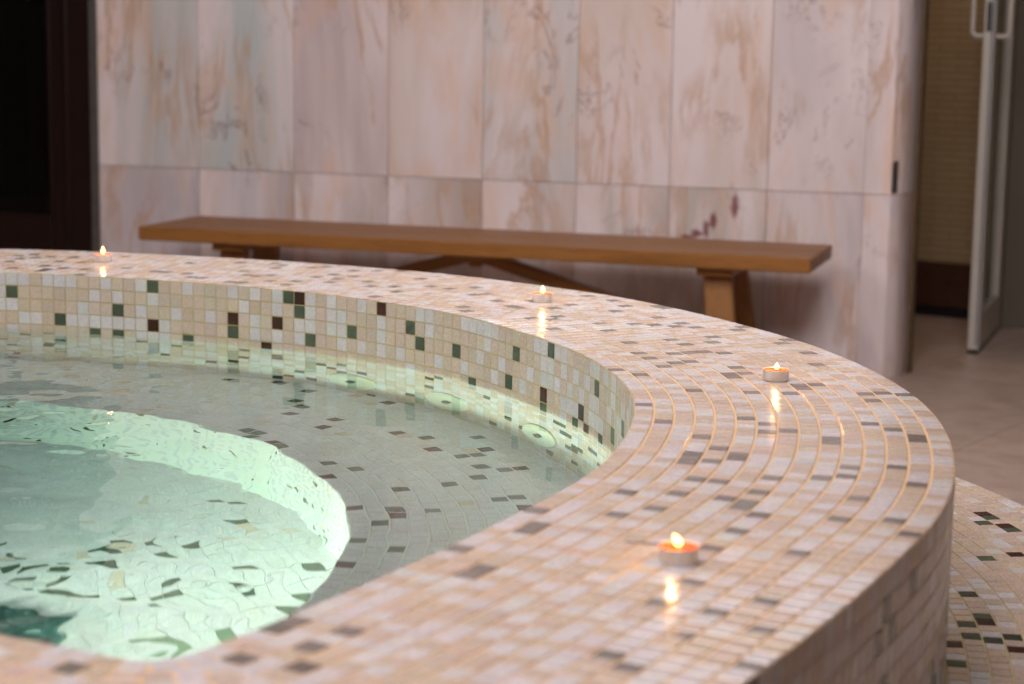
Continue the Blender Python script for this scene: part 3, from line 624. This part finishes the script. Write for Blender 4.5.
# the rounded marble pier that ends the wall beside the doorway (plan outline swept upward, one joint)
def w2(s, d): q = fw(s, d, 0); return (q[0], q[1])
pl = [w2(-.088, 0.0)]
for i in range(1, 7):
    t = i / 6 * math.radians(30); pl.append(w2(-.088 + .035 * math.sin(t), .035 * (1 - math.cos(t)) * 1.0))
pl += [(1.185, 6.137), (1.215, 6.150), (1.240, 6.180), (1.285, 6.260), (1.285, 6.42), w2(-.088, .30)]
Vp = []; Fp = []; Cp = []
for (z0, z1, sd, cc) in ((-.6, -.0125, .61, (176, 164, 168)), (-.0105, .80, .23, (196, 176, 174)), (.802, 2.1, .9, (190, 170, 170))):
    o = len(Vp); n = len(pl); Vp += [(x, y, z0) for x, y in pl] + [(x, y, z1) for x, y in pl]
    for i in range(n - 1): Fp.append((o + i, o + i + 1, o + n + i + 1, o + n + i)); Cp.append(lin(*cc)[:3] + (sd,))
    Fp.append(tuple(o + n + i for i in range(n))); Cp.append(lin(*cc)[:3] + (sd,))
pier = mesh_obj('wall_end', Vp, Fp, M_MARBLE, None, None, True, Cp); pier.data.set_sharp_from_angle(angle=math.radians(40)); structure(pier)
b = MB(); b.box((0, -.004, 0), (.022, .002, .10), bev=.002, fr=((1.187, 6.1375, -.005), (.918, .397, 0), (-.397, .918, 0), (0, 0, 1)))
b.lathe([(.004, 0), (.004, .0015), (0, .0015)], 12, (1.187 + .011 * .918 + .0016, 6.1375 + .011 * .397 - .0037, .02), ((.918, .397, 0), (0, 0, 1), (.397, -.918, 0)))
pt = b.build('strike_plate', M_STEEL, None); pt['label'] = 'small grey metal plate on the side of the marble pier by the doorway'; pt['category'] = 'metal plate'

# dark wooden door at the left, in the plane of the marble wall
d1 = bpy.data.objects.new('door_1', None); d1.location = tuple(fw(0, 0, Z_FLOOR)); d1.rotation_euler = (0, 0, TH); link(d1); structure(d1)
b = MB(); b.box((-2.827, -.012, 0), (-2.799, .10, 2.15), bev=.002); b.build('trim_strip', M_GREYTRIM, d1)
b = MB(); b.box((-2.925, .002, 0), (-2.827, .10, 2.15), bev=.006); b.box((-3.875, .002, 0), (-3.79, .10, 2.15), bev=.006); b.box((-3.79, .002, 2.05), (-2.925, .10, 2.15), bev=.006)
b.box((-2.935, -.006, 0), (-2.917, .01, 2.15), bev=.004); b.build('frame', M_MAHOG, d1)
b = MB(); b.box((-3.006, .022, .012), (-2.928, .07, 2.04), bev=.006); b.box((-3.787, .022, .012), (-3.70, .07, 2.04), bev=.006); b.box((-3.70, .022, .012), (-3.006, .07, .395), bev=.004); b.box((-3.70, .022, 1.94), (-3.006, .07, 2.04), bev=.004)
b.box((-3.70, .016, .388), (-3.006, .03, .400), bev=.003); b.box((-3.012, .016, .395), (-2.999, .03, 1.945), bev=.003); lf = b.build('leaf', M_MAHOG, d1)
b = MB(); b.box((-3.70, .040, .395), (-3.006, .046, 1.94)); b.build('pane', M_GLASSD, lf)
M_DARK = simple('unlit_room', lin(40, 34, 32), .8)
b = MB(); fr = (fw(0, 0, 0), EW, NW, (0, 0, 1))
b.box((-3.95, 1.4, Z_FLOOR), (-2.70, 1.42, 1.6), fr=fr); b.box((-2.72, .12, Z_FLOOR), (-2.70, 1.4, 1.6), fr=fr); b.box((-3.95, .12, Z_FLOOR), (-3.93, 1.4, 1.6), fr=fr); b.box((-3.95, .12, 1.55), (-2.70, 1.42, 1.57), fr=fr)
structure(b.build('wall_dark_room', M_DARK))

# doorway on the right: frame, corridor behind, open white door seen from its edge
b = MB(); fr2 = ((1.283, 6.262, Z_FLOOR), (.52, .854, 0), (.854, -.52, 0), (0, 0, 1))
b.box((.0, -.06, 0), (.035, .012, 2.65), bev=.003, fr=fr2); structure(b.build('trim_1', M_DOORFRAME))
b = MB(); b.box((0, -.08, 2.05), (3.4, .08, 2.70), fr=((1.25, 6.22, Z_FLOOR), (.93, -.37, 0), (.37, .93, 0), (0, 0, 1))); structure(b.build('wall_shade_lintel', M_PLASTER))  # unseen lintel, added to keep lamp light off the floor past the doorway
bw = np.array([1.767 - 1.6, 7.552 - 7.664]); bw /= np.hypot(*bw); br0 = np.array([1.6, 7.664])
a = br0 - bw * 1.6; c = br0 + bw * .32
brick = mesh_obj('wall_corridor', [(0, 0, -.6), (1.92, 0, -.6), (1.92, 0, 2.1), (0, 0, 2.1)], [(0, 1, 2, 3)], M_BRICK); brick.location = (a[0], a[1], 0); brick.rotation_euler = (0, 0, math.atan2(bw[1], bw[0])); structure(brick)
frb = ((a[0], a[1], 0), (bw[0], bw[1], 0), (-bw[1], bw[0], 0), (0, 0, 1))
b = MB(); b.box((0, -.03, -.56), (1.91, -.001, -.385), bev=.003, fr=frb); structure(b.build('baseboard_corridor', M_DARKWOOD))
b = MB(); b.box((0, -.018, -.60), (1.91, -.001, -.56), fr=frb); structure(b.build('trim_2', M_BLACK))
b = MB(); b.box((1.845, 7.285, -.6), (4.5, 7.42, 2.1), bev=0.0); structure(b.build('wall_right_back', simple('dim_grey_plaster', lin(100, 92, 80), .7, nscale=5, nvar=.06)))
b = MB(); b.box((.60, 6.62, -.6), (.62, 8.35, 2.1)); structure(b.build('wall_corridor_side', M_PLASTER))
d2 = bpy.data.objects.new('door_2', None); hx, hy = 1.815, 7.262; nx_, ny_ = 1.598, 6.672
dv = np.array([hx - nx_, hy - ny_]); LD = float(np.hypot(*dv)); dv /= LD
d2.location = (nx_, ny_, Z_FLOOR); d2.rotation_euler = (0, 0, math.atan2(dv[1], dv[0])); link(d2); structure(d2)
# local x from the free edge to the hinge, +y is the left face, -y the right face
b = MB(); b.box((0, -.019, .012), (.085, .019, 2.1), bev=.003); b.box((LD - .08, -.019, .012), (LD, .019, 2.1), bev=.003); b.box((.085, -.019, .012), (LD - .08, .019, .14), bev=.003); b.box((.085, -.019, 1.98), (LD - .08, .019, 2.1), bev=.003); lf = b.build('leaf', M_WHITE, d2)
b = MB(); b.box((.085, -.004, .14), (LD - .08, .004, 1.98)); b.build('pane', M_GLASSG, lf)
b = MB(); b.box((-.0015, -.014, .03), (.004, -.008, 2.09)); b.build('seal', M_BLUEG, lf)
b = MB(); b.box((-.003, -.006, 1.105), (.004, .010, 1.205), bev=.001); b.build('lock', M_BLACK, lf)
b = MB(); b.box((.0, -.017, -.0), (LD, .017, .016)); b.build('sweep', M_BLACK, lf)
for sd in (1, -1):
    b = MB(); y0 = .019 * sd; yo = .062 * sd; r = .012; pts = [(.05, y0, 1.09)]
    for i in range(7):
        t = i / 6 * math.pi / 2; pts.append((.05, yo - sd * .018 * (1 - math.sin(t)), 1.09 + .018 * (1 - math.cos(t))))
    for i in range(7):
        t = i / 6 * math.pi / 2; pts.append((.05, yo - sd * .018 * (1 - math.cos(t)), 1.372 + .018 * math.sin(t)))
    pts.append((.05, y0, 1.39)); b.tube(pts, .0085, 14); b.build('pull_handle', M_WHITE, lf, True)

# ------------------------------------------------------------------ lights
def area(name, loc, target, size, energy, col, size_y=None):
    L = bpy.data.lights.new(name, 'AREA'); L.energy = energy; L.color = col; L.size = size
    if size_y: L.shape = 'RECTANGLE'; L.size_y = size_y
    o = bpy.data.objects.new(name, L); o.location = loc; C.objects.link(o)
    o.rotation_euler = (Vector(target) - Vector(loc)).to_track_quat('-Z', 'Y').to_euler(); return o
for args in AREAS: area(*args)
L = bpy.data.lights.new('corridor_lamp', 'POINT'); L.energy = CORR_W; L.color = (1, .66, .36); L.shadow_soft_size = .06
o = bpy.data.objects.new('corridor_lamp', L); o.location = (1.15, 7.3, 1.75); C.objects.link(o)
w = bpy.data.worlds.new('World'); bpy.context.scene.world = w; w.use_nodes = True
w.node_tree.nodes['Background'].inputs[0].default_value = (.02, .018, .017, 1); w.node_tree.nodes['Background'].inputs[1].default_value = .5

# ------------------------------------------------------------------ camera
cam = bpy.data.cameras.new('camera'); co = bpy.data.objects.new('camera', cam); C.objects.link(co); bpy.context.scene.camera = co
cam.sensor_width = 36.0; cam.lens = 1947.0 / 1024 * 36.0; cam.clip_start = .05
th, ro = .1564, .0155; c_, s_ = math.cos(th), math.sin(th)
fwd = np.array([0, c_, -s_]); up = np.array([0, s_, c_]); rt = np.array([1., 0, 0])
r2 = math.cos(ro) * rt + math.sin(ro) * up; u2 = -math.sin(ro) * rt + math.cos(ro) * up
from mathutils import Matrix
co.matrix_world = Matrix(((r2[0], u2[0], -fwd[0], 0), (r2[1], u2[1], -fwd[1], 0), (r2[2], u2[2], -fwd[2], .4692), (0, 0, 0, 1)))
cam.dof.use_dof = True; cam.dof.focus_distance = FOCUS; cam.dof.aperture_fstop = FSTOP
sc = bpy.context.scene
sc.view_settings.view_transform = 'Standard'; sc.view_settings.look = 'None'; sc.view_settings.gamma = 1.0; sc.view_settings.use_curve_mapping = False
sc.view_settings.exposure = EXPOSURE
cy = sc.cycles
cy.use_denoising = True; cy.caustics_refractive = True; cy.caustics_reflective = True; cy.blur_glossy = .5
cy.max_bounces = 10; cy.diffuse_bounces = 5; cy.glossy_bounces = 5; cy.transmission_bounces = 8; cy.sample_clamp_indirect = 4.0
